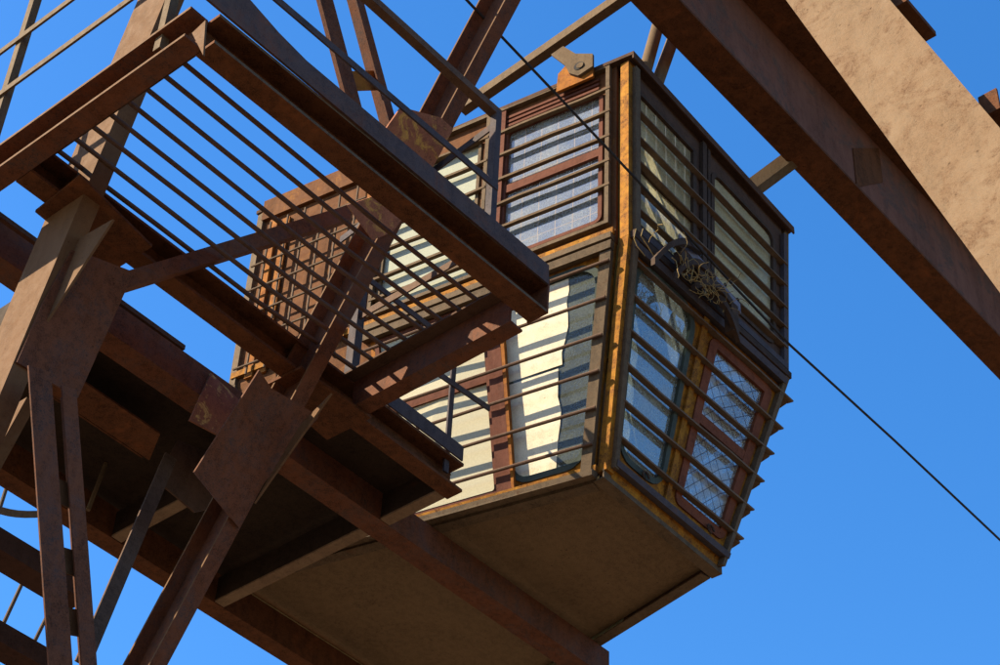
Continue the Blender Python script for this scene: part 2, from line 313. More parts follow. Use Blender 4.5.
mb = MB(); mb.poly(cap, (0, 0, .016)); mb.build('cap_plate', RUST, lg)
mb = MB(); a = [hit(*q, 'X', 3.585) for q in ((73, 242), (113, 219), (38, 334))]; mb.poly(a, (.012, 0, 0)); mb.build('stiffener_rib', LEGTAN, lg)
# leg 2: channel that opens towards -x
y2r, y2l = lean(5.626, 7.03, -.60), lean(5.895, 7.05, -.592)
lg = thing('crane_leg', (5.1, y2r(GROUND), GROUND), 'slanting open channel crane leg rising in front of the cab with yellow stained gusset', 'crane leg', 'legs of the crane')
mb = MB()
def leg2_at(z):
    a, b, t = y2r(z), y2l(z), .013
    return [V((5.040, a, z)), V((5.13, a, z)), V((5.13, b, z)), V((5.040, b, z)), V((5.040, b-t, z)), V((5.13-t, b-t, z)), V((5.13-t, a+t, z)), V((5.040, a+t, z))]
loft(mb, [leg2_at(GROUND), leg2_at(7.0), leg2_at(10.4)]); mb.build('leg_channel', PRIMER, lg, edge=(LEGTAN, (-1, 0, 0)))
n2 = V((0, 1, .6)).normalized(); p2 = V((5.1, y2r(7.0), 7.0))-n2*.006
STAIN = steel('yellow_stained_plate', (.15, .065, .042), (.20, .085, .05), (.05, .03, .025), (.40, .27, .06), scale=4.5, stain_lo=.53, stain_hi=.58)
a = [hitp(*q, p2, n2) for q in ((376, 141), (400, 107), (440, 118), (452, 129), (440, 152), (421, 186))]
mb = MB(); mb.poly(a, -n2*.012); mb.build('gusset_plate', STAIN, lg)
a = [hitp(*q, p2, n2) for q in ((193, 472), (258, 370), (270, 388), (318, 416), (262, 484), (238, 528))]
mb = MB(); mb.poly(a, -n2*.012); mb.build('gusset_plate', PRIMER, lg)
a = [hitp(*q, p2, n2) for q in ((346, 205), (385, 192), (415, 200), (392, 232), (372, 240))]
mb = MB(); mb.poly(a, -n2*.010); mb.build('gusset_plate', STAIN, lg)
cap = [hit(*q, 'Z', 6.68) for q in ((264, 386), (301, 368), (371, 418), (327, 440))]
mb = MB(); mb.poly(cap, (0, 0, .016)); mb.build('cap_plate', RUST, lg)
a = [hit(*q, 'X', 5.12) for q in ((331, 393), (254, 503), (300, 425))]
mb = MB(); mb.poly(a, (.012, 0, 0)); mb.build('stiffener_rib', LEGTAN, lg)
# leg 3: broad pale flange, upper right
LX = 5.05
lg = thing('crane_leg', (LX, -.3, GROUND), 'wide pale tan crane leg crossing the bridge girder', 'crane leg', 'legs of the crane')
e = [hit(*q, 'X', LX) for q in ((786, 0), (976, 260), (1000, 128), (890, 0))]
sl = (e[0].y-e[1].y)/(e[0].z-e[1].z); sr = (e[3].y-e[2].y)/(e[3].z-e[2].z)
fl = lambda z: e[0].y+sl*(z-e[0].z)
frr = lambda z: e[3].y+sr*(z-e[3].z)
mb = MB()
def leg3_at(z): return [V((LX, frr(z), z)), V((LX, fl(z), z)), V((LX+.07, fl(z), z)), V((LX+.07, frr(z), z))]
loft(mb, [leg3_at(2.0), leg3_at(6), leg3_at(10.3)]); mb.build('broad_flange', TAN, lg)
mb = MB()
def web3_at(z):
    c_ = fl(z)*.65+frr(z)*.35; return [V((LX+.071, c_, z)), V((LX+.071, c_+.015, z)), V((LX+.32, c_+.015, z)), V((LX+.32, c_, z))]
loft(mb, [web3_at(2.0), web3_at(6), web3_at(10.3)]); mb.build('web', RUST, lg)
mb = MB()
def foot3(z, k): c_ = (fl(2.0)+frr(2.0))/2; return [V((LX-.05*k, c_-.25, z)), V((LX+.34, c_-.25, z)), V((LX+.34, c_+.25, z)), V((LX-.05*k, c_+.25, z))]
loft(mb, [[V((a.x, a.y-.9, a.z)) for a in foot3(GROUND, 1)], foot3(2.0, 0)]); mb.build('foot', RUST, lg)
for z in (6.10, 7.03):
    mb = MB(); c_ = frr(z); mb.extr([(0, 0), (.25, 0), (.25, .03), (.012, .03), (.012, .12), (0, .12)], (LX+.072, c_-.085, z-.09), (LX+.072, c_-.002, z-.09), X, Z); mb.build('bracket', RUST, lg)

# ------------------------------------------------------------------ bridge girder, upper right
gd = thing('bridge_girder', (8.0, 4.8, 10.4), 'heavy rust brown bridge girder running above the cab roof', 'girder')
mb = MB(); mb.box((1.8, 4.66, 10.40), (16, 4.915, 10.425)); mb.build('bottom_flange', RUST, gd)
WEB = steel('peeling_girder_web', (.130, .062, .044), (.098, .045, .032), (.04, .024, .018), (.056, .042, .036), scale=1.1, stain_lo=.505, stain_hi=.54, streak=.7, grime=.6)
mb = MB(); mb.box((1.8, 4.675, 10.428), (16, 4.69, 11.22)); mb.box((1.8, 4.88, 10.428), (16, 4.895, 11.22)); mb.build('web', WEB, gd)
mb = MB(); mb.box((1.8, 4.05, 11.223), (16, 4.93, 11.25)); mb.build('top_flange', RUST, gd)
mb = MB(); a = [hit(*q, 'Y', 4.667) for q in ((853, 148), (879, 148), (883, 182), (857, 187))]; mb.poly(a, (0, .007, 0)); mb.build('patch_plate', RUST, gd)

# ------------------------------------------------------------------ lattice braces
def brace(name, pts, yv, label, bat, dy, m_=PRIMER, wd=.11, lit=LEGTAN):
    """two angles side by side; pts = upper / lower sight of each angle's left edge"""
    root = thing(name, hit(*pts[0][1], 'Y', yv), label, 'lattice brace', 'lattice braces between the legs')
    for (a, b, w_) in pts:
        p, q = hit(*a, 'Y', yv), hit(*b, 'Y', yv); d = (q-p).normalized(); s_ = d.cross(Y).normalized()
        if s_.x < 0: s_ = -s_
        mb = MB(); mb.extr([(0, 0), (w_, 0), (w_, .10), (w_-.009, .10), (w_-.009, .009), (0, .009)], p, q, s_, Y); mb.build('angle_bar', m_, root)
    p0, q0 = hit(*pts[0][0], 'Y', yv+.05), hit(*pts[0][1], 'Y', yv+.05); p1, q1 = hit(*pts[1][0], 'Y', yv+.05), hit(*pts[1][1], 'Y', yv+.05)
    for t in bat:
        a, b = p0.lerp(q0, t), p1.lerp(q1, t); d = (q0-p0).normalized()*.06; s_ = (b-a).normalized()*.06
        mb = MB(); mb.poly([a-d-s_*-.6, b-d+s_*.6, b+d+s_*.6, a+d-s_*-.6], (0, .008, 0)); mb.build('batten_plate', lit, root)
    return root
def ext(a, b, k): return (a[0]+(b[0]-a[0])*k, a[1]+(b[1]-a[1])*k)
A_, B_ = (28.6, 365), (49, 665); C_, D_ = (62, 385), (82, 665)
brace('lattice_brace', [(A_, ext(A_, B_, 4.2), .125), (C_, ext(C_, D_, 4.2), .082)], 5.93, 'upright pair of rusty angles hanging below the platform gusset', (.12, .19, .25, .5, .75), .1)
A_, B_ = (352, 118), (322, 6); C_, D_ = (391, 128), (357, 2)
brace('lattice_brace', [(ext(A_, B_, 1.5), (356, 134), .115), (ext(C_, D_, 1.4), (392, 132), .065)], 5.17, 'pair of rusty angles with orange batten rising above the yellow stained gusset', (.72,), .1, lit=ORANGE)
# single members
st = MB(); p, q = hit(128, 272, 'Y', 5.93), hit(352, 205, 'Y', 5.72)
st.extr([(0, 0), (.10, 0), (.10, .012), (.012, .012), (.012, .12), (0, .12)], p-Z*.11, q-Z*.11, Y, Z)
tag(st.build('diagonal_strut', PRIMER), 'brown angle strut running from the left leg up to the open channel leg', 'strut')
st = MB(); p, q = hit(166, 452, 'Y', 6.9), hit(76, 660, 'Y', 6.3)
st.extr(RC(.080, .012), p, q, X, Y)
tag(st.build('diagonal_strut', steel('dull_strut_steel', (.045, .028, .020), (.065, .040, .028), (.03, .02, .016), scale=4.)), 'dark flat strut dropping from the deck to the lattice brace', 'strut')
st = MB(); p, q = hit(27, 397, 'X', 3.85), hit(-30, 500, 'X', 3.85)
st.extr(RC(.06, .09), p, q, X, Y)
tag(st.build('diagonal_strut', LEGTAN), 'short sunlit strut beside the foot of the left leg gusset', 'strut')
# suspension
hb = MB(); p, q = hit(459, 110, 'X', 6.62), hit(640, -16, 'X', 6.62)
hb.extr([(0, 0), (.07, 0), (.07, .01), (.01, .01), (.01, .08), (0, .08)], p, p+(q-p)*1.5, X, Z)
tag(hb.build('hanger_beam', RAILTAN), 'speckled angle beam over the cab roof tied to the lug', 'hanger beam')
for a, b in (((643, 79), (665, 0)), ((655.5, 88), (687, 0))):
    mb = MB(); p = hit(*a, 'Z', 10.11); q = hit(*b, 'Y', 4.9)
    q = p+(hit(*b, 'Y', p.y+.03)-p)*1.35
    mb.tube([p, q], .044, 16)
    tag(mb.build('tie_rod', RAILTAN, None, True), 'thick pipe hanger above the cab roof, the one nearer the '+('lifting lug' if a[0] < 650 else 'bridge girder'), 'pipe', 'pipe hangers over the cab')
mb = MB(); p, q = hit(747, 190, 'Z', 10.12), hit(797, 153, 'Y', 4.85)
mb.extr(L(.075, .14, .01), p-Z*.04, p-Z*.04+(q-p)*1.1, X, Z)
tag(mb.build('tie_angle', RAILTAN), 'short angle tie between cab roof edge and girder flange', 'tie')

# ------------------------------------------------------------------ guard rails
def post(mb, x, y, z0, z1, a=.045, t=.006): mb.extr(L(a, a, t), (x, y, z0), (x, y, z1), X, Y)
gr = thing('guard_rail', (3.2, 5.0, ZT), 'dusty sunlit guard rail along the near edge of the grating platform', 'guard rail', 'guard rails of the platform')
for y in (5.005, 6.27):
    mb = MB(); post(mb, 3.19, y, 6.8, 8.42, .044); mb.build('post', RAILTAN, gr)
for z in (7.36, 7.78, 8.40):
    mb = MB(); mb.extr(RC(.012, .042), (3.177, 4.9, z), (3.177, 6.9, z+.03), X, Z); mb.build('rail', RAILTAN, gr)
gr = thing('guard_rail', (5.15, 4.75, ZT), 'dark guard rail along the toe board with one corner post', 'guard rail', 'guard rails of the platform')
for x in (5.13,):
    mb = MB(); post(mb, x, 4.735, ZT, 7.93, .042); mb.build('post', BLUEGREY, gr)
mb = MB(); mb.extr(L(.05, .05, .008), (3.6, 4.74, 7.89), (5.17, 4.735, 7.90), Y, Z); mb.build('rail', ROD, gr)
mb = MB(); mb.extr(RC(.010, .045), (3.35, 4.745, 7.30), (5.17, 4.73, 7.33), Y, Z); mb.build('rail', BLUEGREY, gr)
mb = MB(); mb.extr(RC(.010, .035), (3.14, 4.715, 6.975), (3.95, 4.71, 6.985), Y, Z); mb.build('rail', BLUEGREY, gr)
gr = thing('guard_rail', (5.3, 5.9, ZT), 'slate guard rail closing the cab end of the grating platform', 'guard rail', 'guard rails of the platform')
mb = MB(); mb.extr(RC(.010, .05), (5.16, 4.80, 7.83), (5.22, 5.95, 7.74), X, Z); mb.build('rail', BLUEGREY, gr)
mb = MB(); post(mb, 5.40, 5.93, ZT, 7.75, .055); mb.build('post', BLUEGREY, gr)
mb = MB(); mb.extr(RC(.010, .05), (5.42, 4.9, 7.30), (5.42, 5.95, 7.30), X, Z); mb.build('rail', ROD, gr)
gr = thing('guard_rail', (6.3, 6.05, ZT), 'thin dark guard rail post with two flat rails beside the pale lower panes', 'guard rail', 'guard rails of the platform')
mb = MB(); p, q = hit(444, 470, 'Y', 6.0), hit(455, 330, 'Y', 6.0); mb.extr(RC(.038, .012), p, q, X, Y); mb.build('post', BLUEGREY, gr)
mb = MB(); p, q = hit(404, 352, 'Y', 5.99), hit(490, 411, 'Y', 5.99); mb.extr(RC(.010, .04), p, q, Y, Z); mb.build('rail', BLUEGREY, gr)
mb = MB(); mb.extr(RC(.012, .04), (5.50, 6.0, 7.70), (6.36, 6.0, 7.72), Y, Z); mb.build('rail', BLUEGREY, gr)

# ------------------------------------------------------------------ lower left: walkway stringers and ladder cage
STRINGER = steel('stringer_dark_red_steel', (.026, .014, .011), (.038, .019, .014), (.012, .008, .007), (.06, .026, .016))
for (y, zt_, lab) in ((7.58, 6.0, 'dark lower walkway beam crossing behind the lattice brace'), (8.27, 6.0, 'lowest dark walkway beam at the ladder')):
    mb = MB(); mb.extr([(0, 0), (.165, 0), (.165, .014), (.012, .014), (.012, .125), (0, .125)], (0.5, y, zt_), (5.19 if y < 8 else 5.5, y, zt_), Y, Z)
    tag(mb.build('walkway_beam', STRINGER), lab, 'beam', 'lower walkway beams')
ld = thing('ladder_cage', hit(-40, 700, 'Y', 9.2), 'tan hoop and thin rods of a ladder cage behind the rusty angles', 'ladder')
hp = MB(); c0 = hit(-30, 480, 'Y', 8.9); pts = []
a0, a1 = hit(-32, 484, 'Y', 8.9), hit(104, 500, 'Y', 8.9)
for i in range(17):
    t = i/16; pts.append(a0.lerp(a1, t)-Z*.06*math.sin(math.pi*t)+Y*.18*math.sin(math.pi*t))
vs = []; 
for p in pts: vs += [p, p-Z*.055, p-Z*.055+Y*.006, p+Y*.006]
fs = []
for i in range(16):
    for k in range(4): fs.append((i*4+k, i*4+(k+1) % 4, i*4+4+(k+1) % 4, i*4+4+k))
fs += [(3, 2, 1, 0), (64, 65, 66, 67)]
hp.add(vs, fs); hp.build('hoop', RAILTAN, ld)
for a, b in (((12, 470), (-14, 552)), ((26, 575), (-5, 642)), ((56, 598), (18, 675)), ((108, 458), (88, 510))):
    mb = MB(); mb.tube([hit(*a, 'Y', 8.9 if a[0] < 100 else 7.6), hit(*b, 'Y', 8.9 if a[0] < 100 else 7.6)], .013, 8); mb.build('cage_rod', RAILTAN, ld, True)

# ------------------------------------------------------------------ operator cab
A0 = V((6.745, 5.08, 10.078)); A1 = hit(785, 232, 'Z', 10.078)
B0 = V((6.728, 5.08, 8.44)); B1 = hit(785, 380, 'Z', 8.44)
F0 = hit(606, 474, 'Z', 6.94); F1 = hit(720, 568, 'Z', 6.94)
A3, B3 = V((6.247, 7.99, 10.078)), V((6.24, 7.99, 8.44)); F3 = V((F0.x-.25*2.37, 7.92, 6.94))
A2, B2 = A1+V((.54, 2.85, 0)), B1+V((.55, 2.9, 0)); F2 = V((F1.x+.45, 7.92, 6.94))
class Face:
    def __init__(s, tl, tr, bl, br, n=None):
        s.c = [V(x) for x in (tl, tr, bl, br)]
        s.n = n or ((s.c[1]-s.c[0]).cross(s.c[2]-s.c[0])).normalized()
        s.W = ((s.c[1]-s.c[0]).length+(s.c[3]-s.c[2]).length)/2; s.H = ((s.c[2]-s.c[0]).length+(s.c[3]-s.c[1]).length)/2
    def P(s, u, v, o=0):
        a, b, c, d = s.c; return (a*(1-u)+b*u)*(1-v)+(c*(1-u)+d*u)*v+s.n*o
    def sub(s, u0t, u1t, u0b, u1b, v0, v1):
        f = lambda a, b, v: a+(b-a)*v
        return Face(s.P(f(u0t, u0b, v0), v0), s.P(f(u1t, u1b, v0), v0), s.P(f(u0t, u0b, v1), v1), s.P(f(u1t, u1b, v1), v1), s.n)
def face(tl, tr, bl, br, outward):
    f = Face(tl, tr, bl, br)
    if f.n.dot(V(outward)) < 0: f.n = -f.n
    return f
LU = face(A0, A3, B0, B3, (-1, 0, 0)); LL = face(B0, B3, F0, F3, (-1, 0, -.3))
RU = face(A0, A1, B0, B1, (0, -1, 0)); RL = face(B0, B1, F0, F1, (0, -1, -.3))
SU = face(A1, A2, B1, B2, (1, 0, 0)); SL = face(B1, B2, F1, F2, (1, 0, -.3))
KU = face(A2, A3, B2, B3, (0, 1, 0)); KL = face(B2, B3, F2, F3, (0, 1, -.1))
def rrect(f, u0, u1, v0, v1, r, seg=5):
    ru, rv = r/f.W, r/f.H; out = []; cor = []
    for cu, cv, a0 in ((u1-ru, v0+rv, -90), (u1-ru, v1-rv, 0), (u0+ru, v1-rv, 90), (u0+ru, v0+rv, 180)):
        for k in range(seg+1):
            a = math.radians(a0+90*k/seg); out.append((cu+ru*math.cos(a), cv+rv*math.sin(a)))
    return out
def ring(mb, f, outer, inner, o0, o1):
    """outer, inner: (u0,u1,v0,v1,radius); plate between the two outlines from offset o0 to o1"""
    a, b = rrect(f, *outer), rrect(f, *inner); N = len(a); vs = []
    for o in (o0, o1):
        vs += [f.P(u, v, o) for u, v in a]+[f.P(u, v, o) for u, v in b]
    fs = []
    for i in range(N):
        j = (i+1) % N
        fs += [(i, j, N+j, N+i), (2*N+i, 3*N+i, 3*N+j, 2*N+j), (i, 2*N+i, 2*N+j, j), (N+i, N+j, 3*N+j, 3*N+i)]
    mb.add(vs, fs)
def pane(mb, f, rect, r, o, th=.006):
    a = rrect(f, *rect, r); N = len(a); mb.add([f.P(u, v, o) for u, v in a], [tuple(range(N))], [(u*f.W, v*f.H) for u, v in a])
def slab(mb, f, u0, u1, v0, v1, o0, o1, u0b=None, u1b=None):
    u0b = u0 if u0b is None else u0b; u1b = u1 if u1b is None else u1b
    c = [(u0, v0), (u1, v0), (u1b, v1), (u0b, v1)]
    mb.add([f.P(u, v, o0) for u, v in c]+[f.P(u, v, o1) for u, v in c], [(0, 1, 2, 3), (7, 6, 5, 4)]+[(i, 4+i, 4+(i+1) % 4, (i+1) % 4) for i in range(4)])
def rod(mb, f, u0, u1, v, o, r): mb.tube([f.P(u0, v, o), f.P((u0+u1)/2, v+random.uniform(-.004, .004), o), f.P(u1, v, o)], r, 8)

cab = thing('operator_cab', (7.5, 6.5, 6.94), 'glazed crane operator cab with barred windows and flared yellow rusting frame', 'crane cab')
# roof, ceiling, floor
mb = MB(); ov = [A0+V((-.03, -.07, .005)), A1+V((.03, -.06, .005)), A2+V((.03, .03, .005)), A3+V((-.03, .03, .005))]; mb.poly(ov, (0, 0, .03))
mb.extr(RC(.012, .035), ov[0]+V((0, 0, -.035)), ov[1]+V((0, 0, -.035)), Y, Z); mb.build('roof', DARK, cab)
mb = MB(); mb.poly([A0.lerp(A2, .03)-Z*.03, A1.lerp(A3, .03)-Z*.03, A2.lerp(A0, .03)-Z*.03, A3.lerp(A1, .03)-Z*.03], (0, 0, .02)); mb.build('ceiling', OLIVE, cab)
mb = MB(); ins = .03; mb.poly([F0+V((.05, .05, .012)), F1+V((-.05, .05, .012)), F2+V((-.05, 0, .012)), F3+V((.05, 0, .012))], (0, 0, .02)); fl_ = mb.build('floor', GRIME, cab)
mb = MB()
def edge(mb, p, q, inw, wd=.075, z0=-.035, z1=.03):
    p, q = V(p), V(q); d = (q-p).normalized(); nn = V((-d.y, d.x, 0)); 
    if nn.dot(inw) < 0: nn = -nn
    mb.extr([(0, z0), (wd, z0), (wd, z0+.008), (.008, z0+.008), (.008, z1), (0, z1)], p, q, nn, Z)
edge(mb, F0+V((-.02, 0, 0)), F1+V((.02, 0, 0)), Y); edge(mb, F1+V((.01, .08, -.001)), F2+V((.01, 0, -.001)), -X); edge(mb, F0+V((-.012, .08, -.001)), F3+V((-.012, 0, -.001)), X)
mb.build('floor_rim', GREY, fl_)
# corner posts
def cpost(p, q, dx, dy, name='corner_post', m_=YELLOW, s=.065):
    mb = MB(); mb.extr([(0, 0), (s*dx, 0), (s*dx, s*dy), (0, s*dy)], V(p)+V((-.018*dx, -.018*dy, 0)), V(q)+V((-.018*dx, -.018*dy, 0)), X, Y); mb.build(name, m_, cab)
cpost(A0-Z*.01, B0, 1, 1); cpost(B0-Z*.003, F0+Z*.02, 1, 1); cpost(A1-Z*.01, B1, -1, 1, m_=GREY, s=.05); cpost(B1-Z*.003, F1+Z*.02, -1, 1, m_=GREY, s=.05)
cpost(A3-Z*.01, B3, 1, -1, m_=GREY, s=.06); cpost(B3-Z*.003, F3+Z*.02, 1, -1, m_=GREY); cpost(A2-Z*.01, B2, -1, -1, m_=GREY); cpost(B2-Z*.003, F2+Z*.02, -1, -1, m_=GREY)

def window(f, sec, hole, r, wallm, panem, gask=SASH, gw=.018, sash=None, wallname='wall_panel', pane_off=-.012, sashmat=SASH, gasket_r=None):
    """a bay of the cab wall: sheet with a rounded opening, window (frame > pane) in it"""
    mb = MB(); ring(mb, f, (*sec, .001), (*hole, r), -.03, 0); wp = mb.build(wallname, wallm, cab)
    du, dv = gw/f.W, gw/f.H
    mb = MB(); ring(mb, f, (hole[0]-du*.3, hole[1]+du*.3, hole[2]-dv*.3, hole[3]+dv*.3, r+gw*.3), (hole[0]+du, hole[1]-du, hole[2]+dv, hole[3]-dv, max(.004, r-gw)), -.028, .012)
    if sash is not None: slab(mb, f, hole[0]+du*.5, hole[1]-du*.5, sash-.022, sash+.022, -.035, .009)
    wf = mb.build('window', gask, cab)
    mb = MB(); pane(mb, f, (hole[0], hole[1], hole[2], hole[3]), r, pane_off); mb.build('pane', panem, wf)
    return wf
def guard(f, rect, rows, u0, u1, kind, m_, framem, fw=.028, depth=.05, th=.014, frame=True):
    if frame:
        mb = MB(); du, dv = fw/f.W, fw/f.H
        ring(mb, f, (*rect, .001), (rect[0]+du, rect[1]-du, rect[2]+dv, rect[3]-dv, .001), .002, .036); mb.build('guard_frame', framem, cab)
    mb = MB()
    for v in rows:
        if kind == 'rod': rod(mb, f, u0, u1, v, .05, .011)
        else:
            ks = [random.uniform(-.0035, .0035) for _ in range(5)]; o0 = .012 if frame else .003; h = th/f.H/2; dv_ = [random.uniform(-.002, .002) for _ in range(5)]
            us = [u0+(u1-u0)*i/4 for i in range(5)]; vs = []
            for u, k_, d_ in zip(us, ks, dv_): vs += [f.P(u, v+k_-h, o0), f.P(u, v+k_+h, o0), f.P(u, v+k_+d_+h, depth), f.P(u, v+k_+d_-h, depth)]
            mb.add(vs, [(i*4+j, i*4+(j+1) % 4, i*4+4+(j+1) % 4, i*4+4+j) for i in range(4) for j in range(4)]+[(3, 2, 1, 0), (16, 17, 18, 19)])
    return mb.build('window_guard', m_, cab)

# upper sunlit side (L)
f = LU.sub(.028, .325, .028, .325, 0, 1)
cv = lambda u: (u-.028)/.297
window(f, (0, 1, 0, 1), (cv(.062), cv(.309), .125, .865), .05, PANEL, G_WIRED, gask=SASH, gw=.022, sash=.475)
mb = MB()
for k in range(3): slab(mb, f, cv(.07), cv(.318), .040+k*.026, .054+k*.026, .003, .016)
mb.build('trim_slat', SASH, cab)
guard(LU, (.040, .335, -.012, .905), (.138, .276, .420, .563, .700), .038, .335, 'flat', BARTAN, GREY, depth=.040, th=.020)
mb = MB(); slab(mb, LU, .308, .336, .0, 1.0, .004, .03); mb.build('mullion', SASH, cab)
f = LU.sub(.336, .645, .336, .645, 0, 1); cv = lambda u: (u-.336)/.309
window(f, (0, 1, 0, 1), (cv(.374), cv(.62), .12, .90), .03, PANEL, G_MILK, gask=GREY)
guard(LU, (.348, .638, -.012, .915), (.130, .276, .430, .565, .715, .83), .35, .636, 'flat', BARTAN, GREY, depth=.040, th=.020)
mb = MB(); slab(mb, LU, .645, 1.0, 0, 1, -.03, 0); mb.build('wall_panel', PANEL, cab)
mb = MB(); slab(mb, LU, .648, .685, .02, .99, .003, .02); mb.build('trim_strip', ORANGE, cab)
mb = MB(); slab(mb, LU, .905, .925, .10, .99, .003, .02); mb.build('trim_strip', ORANGE, cab)
mb = MB(); slab(mb, LU, .94, .962, .08, .99, .003, .025); mb.build('trim_strip', ORANGE, cab)
mb = MB()
for k in range(6): mb.tube([LU.P(.70+.05*k, .12, .055), LU.P(.70+.05*k, .99, .055)], .009, 6)
for k in range(6): mb.tube([LU.P(.67, .22+.145*k, .066), LU.P(.985, .22+.145*k, .066)], .009, 6)
mb.build('mesh_guard', SLAT, cab, True)
mb = MB(); slab(mb, LU, .655, .99, -.06, .06, .004, .03); mb.build('trim_strip', PANEL, cab)
# belts between upper and lower sections
mb = MB(); slab(mb, LU, .03, 1.0, .935, .965, .004, .03); mb.build('belt_strip', YELLOW, cab)
mb = MB(); slab(mb, LU, .03, .66, .972, 1.0, .004, .055); mb.build('belt_angle', GREY, cab)
# lower sunlit side
f = LL.sub(.03, .325, .03, .245, 0, 1)
window(f, (0, 1, 0, 1), (.085, .95, .06, .94), .16, YELLOW, G_CLEAR, gask=GASKET, gw=.03)
rp = random.Random(4)
for (ua, ub, va, vb) in ((.385, .925, .085, .47), (.42, .925, .482, .92)):
    pts = [(ua+rp.uniform(-.03, .03), va+(vb-va)*k/7) for k in range(8)]+[(ub+rp.uniform(-.01, .0), vb-(vb-va)*k/7) for k in range(8)]
    wb = MB(); wb.poly([f.P(u, v, -.0115) for u, v in pts], f.n*.002); wb.build('reflection_patch', WHITE, cab)  # white patches painted in for broken reflections in the glass
for lo, hi, m_, nm in (((7.25, 6.0, 7.35), (7.75, 6.5, 7.47), MAHOG, 'seat'), ((7.25, 6.5, 7.40), (7.75, 6.60, 8.1), MAHOG, 'backrest'), ((7.10, 5.62, 6.98), (7.18, 5.70, 8.05), SASH, 'control_lever'), ((7.02, 5.52, 6.97), (7.30, 5.80, 7.75), GREY, 'control_stand')):
    mb = MB(); mb.box(lo, hi); mb.build(nm, m_, cab)
mb = MB(); slab(mb, LL, .308, .338, 0.0, 1.0, .004, .028, .225, .262); mb.build('mullion', SASH, cab)
mb = MB(); slab(mb, LL, .297, .306, .0, 1.0, .004, .035, .217, .2235); mb.build('mullion', ORANGE, cab)
f = LL.sub(.33, .63, .25, .56, 0, 1)
window(f, (0, 1, 0, 1), (.04, .95, .05, .955), .04, ORANGE, G_CREAM, gask=SASH, gw=.022, sash=.42)
mb = MB(); slab(mb, LL, .63, 1.0, 0, 1, -.03, 0, .56, 1.0); mb.build('wall_panel', PANEL, cab)
mb = MB(); slab(mb, LL, .03, .64, .004, .04, .004, .05); mb.build('guard_frame', GREY, cab)
mb = MB(); slab(mb, LL, .03, .056, .045, .99, .004, .04); mb.build('guard_frame', GREY, cab)
mb = MB()
for v in (.098, .261, .423, .576, .730, .877): rod(mb, LL, .03, .64, v, .052, .0105)
mb.build('window_guard', ROD, cab, True)
mb = MB(); slab(mb, LL, .02, 1.0, .962, .985, .004, .035); mb.build('belt_strip', YELLOW, cab)
mb = MB(); slab(mb, LL, .02, 1.0, .987, 1.012, .004, .07); mb.build('belt_angle', GREY, cab)
# upper front (R), in shade
f = RU.sub(.03, .47, .03, .47, 0, 1); cv = lambda u: (u-.03)/.44
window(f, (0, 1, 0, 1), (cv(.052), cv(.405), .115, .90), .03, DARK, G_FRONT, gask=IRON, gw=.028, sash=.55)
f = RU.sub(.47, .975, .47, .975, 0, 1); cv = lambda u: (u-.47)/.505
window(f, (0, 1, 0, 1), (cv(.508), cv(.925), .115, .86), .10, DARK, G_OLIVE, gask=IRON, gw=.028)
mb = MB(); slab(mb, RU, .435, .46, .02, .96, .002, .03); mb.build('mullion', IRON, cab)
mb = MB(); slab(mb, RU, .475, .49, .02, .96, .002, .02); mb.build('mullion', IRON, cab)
mb = MB(); slab(mb, RU, .012, .036, .03, .97, .004, .05); mb.build('guard_frame', GREY, cab)
mb = MB(); slab(mb, RU, .036, .985, .93, .965, .004, .045); mb.build('guard_frame', BLUEGREY, cab)
mb = MB(); slab(mb, RU, .965, .985, .06, .93, .004, .035); mb.build('guard_frame', BLUEGREY, cab)
guard(RU, None, (.275, .425, .57, .70, .83), .03, .985, 'flat', SLAT, GREY, depth=.045, th=.012, frame=False)
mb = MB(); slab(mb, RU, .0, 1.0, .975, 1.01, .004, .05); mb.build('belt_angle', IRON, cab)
# lower front
f = RL.sub(.03, .475, .045, .465, 0, 1)
window(f, (0, 1, 0, 1), (.045, .90, .055, .895), .15, YELLOW, G_BLUE, gask=GASKET, gw=.03)
f = RL.sub(.475, .985, .465, .985, 0, 1)
window(f, (0, 1, 0, 1), (.14, .915, .105, .885), .05, YELLOW, G_DIAM, gask=MAHOG, gw=.05, sash=.48)
mb = MB(); slab(mb, RL, .468, .50, .05, .95, .003, .02, .452, .485); mb.build('mullion', YELLOW, cab)
mb = MB(); slab(mb, RL, .010, .034, .0, .97, .004, .045, .02, .05); mb.build('guard_frame', GREY, cab)
mb = MB(); slab(mb, RL, .97, .995, .0, 1.0, .004, .045); mb.build('guard_frame', GREY, cab)
mb = MB(); slab(mb, RL, .012, .985, .012, .045, .004, .05); mb.build('belt_angle', BLUEGREY, cab)
mb = MB(); slab(mb, RL, .03, 1.0, .935, .962, .004, .05); mb.build('belt_angle', BLUEGREY, cab)
guard(RL, None, (.089, .243, .389, .537, .687, .838), .032, 1.055, 'flat', SLAT, GREY, depth=.048, th=.012, frame=False)
for u, v in ((.27, .905), (.82, .90)):
    mb = MB(); a = RL.P(u, v, .012); mb.tube([a+V((.03*math.cos(t*.8), -.02, .03*math.sin(t*.8))) for t in range(7)], .007, 6); mb.build('window_catch', IRON, cab, True)
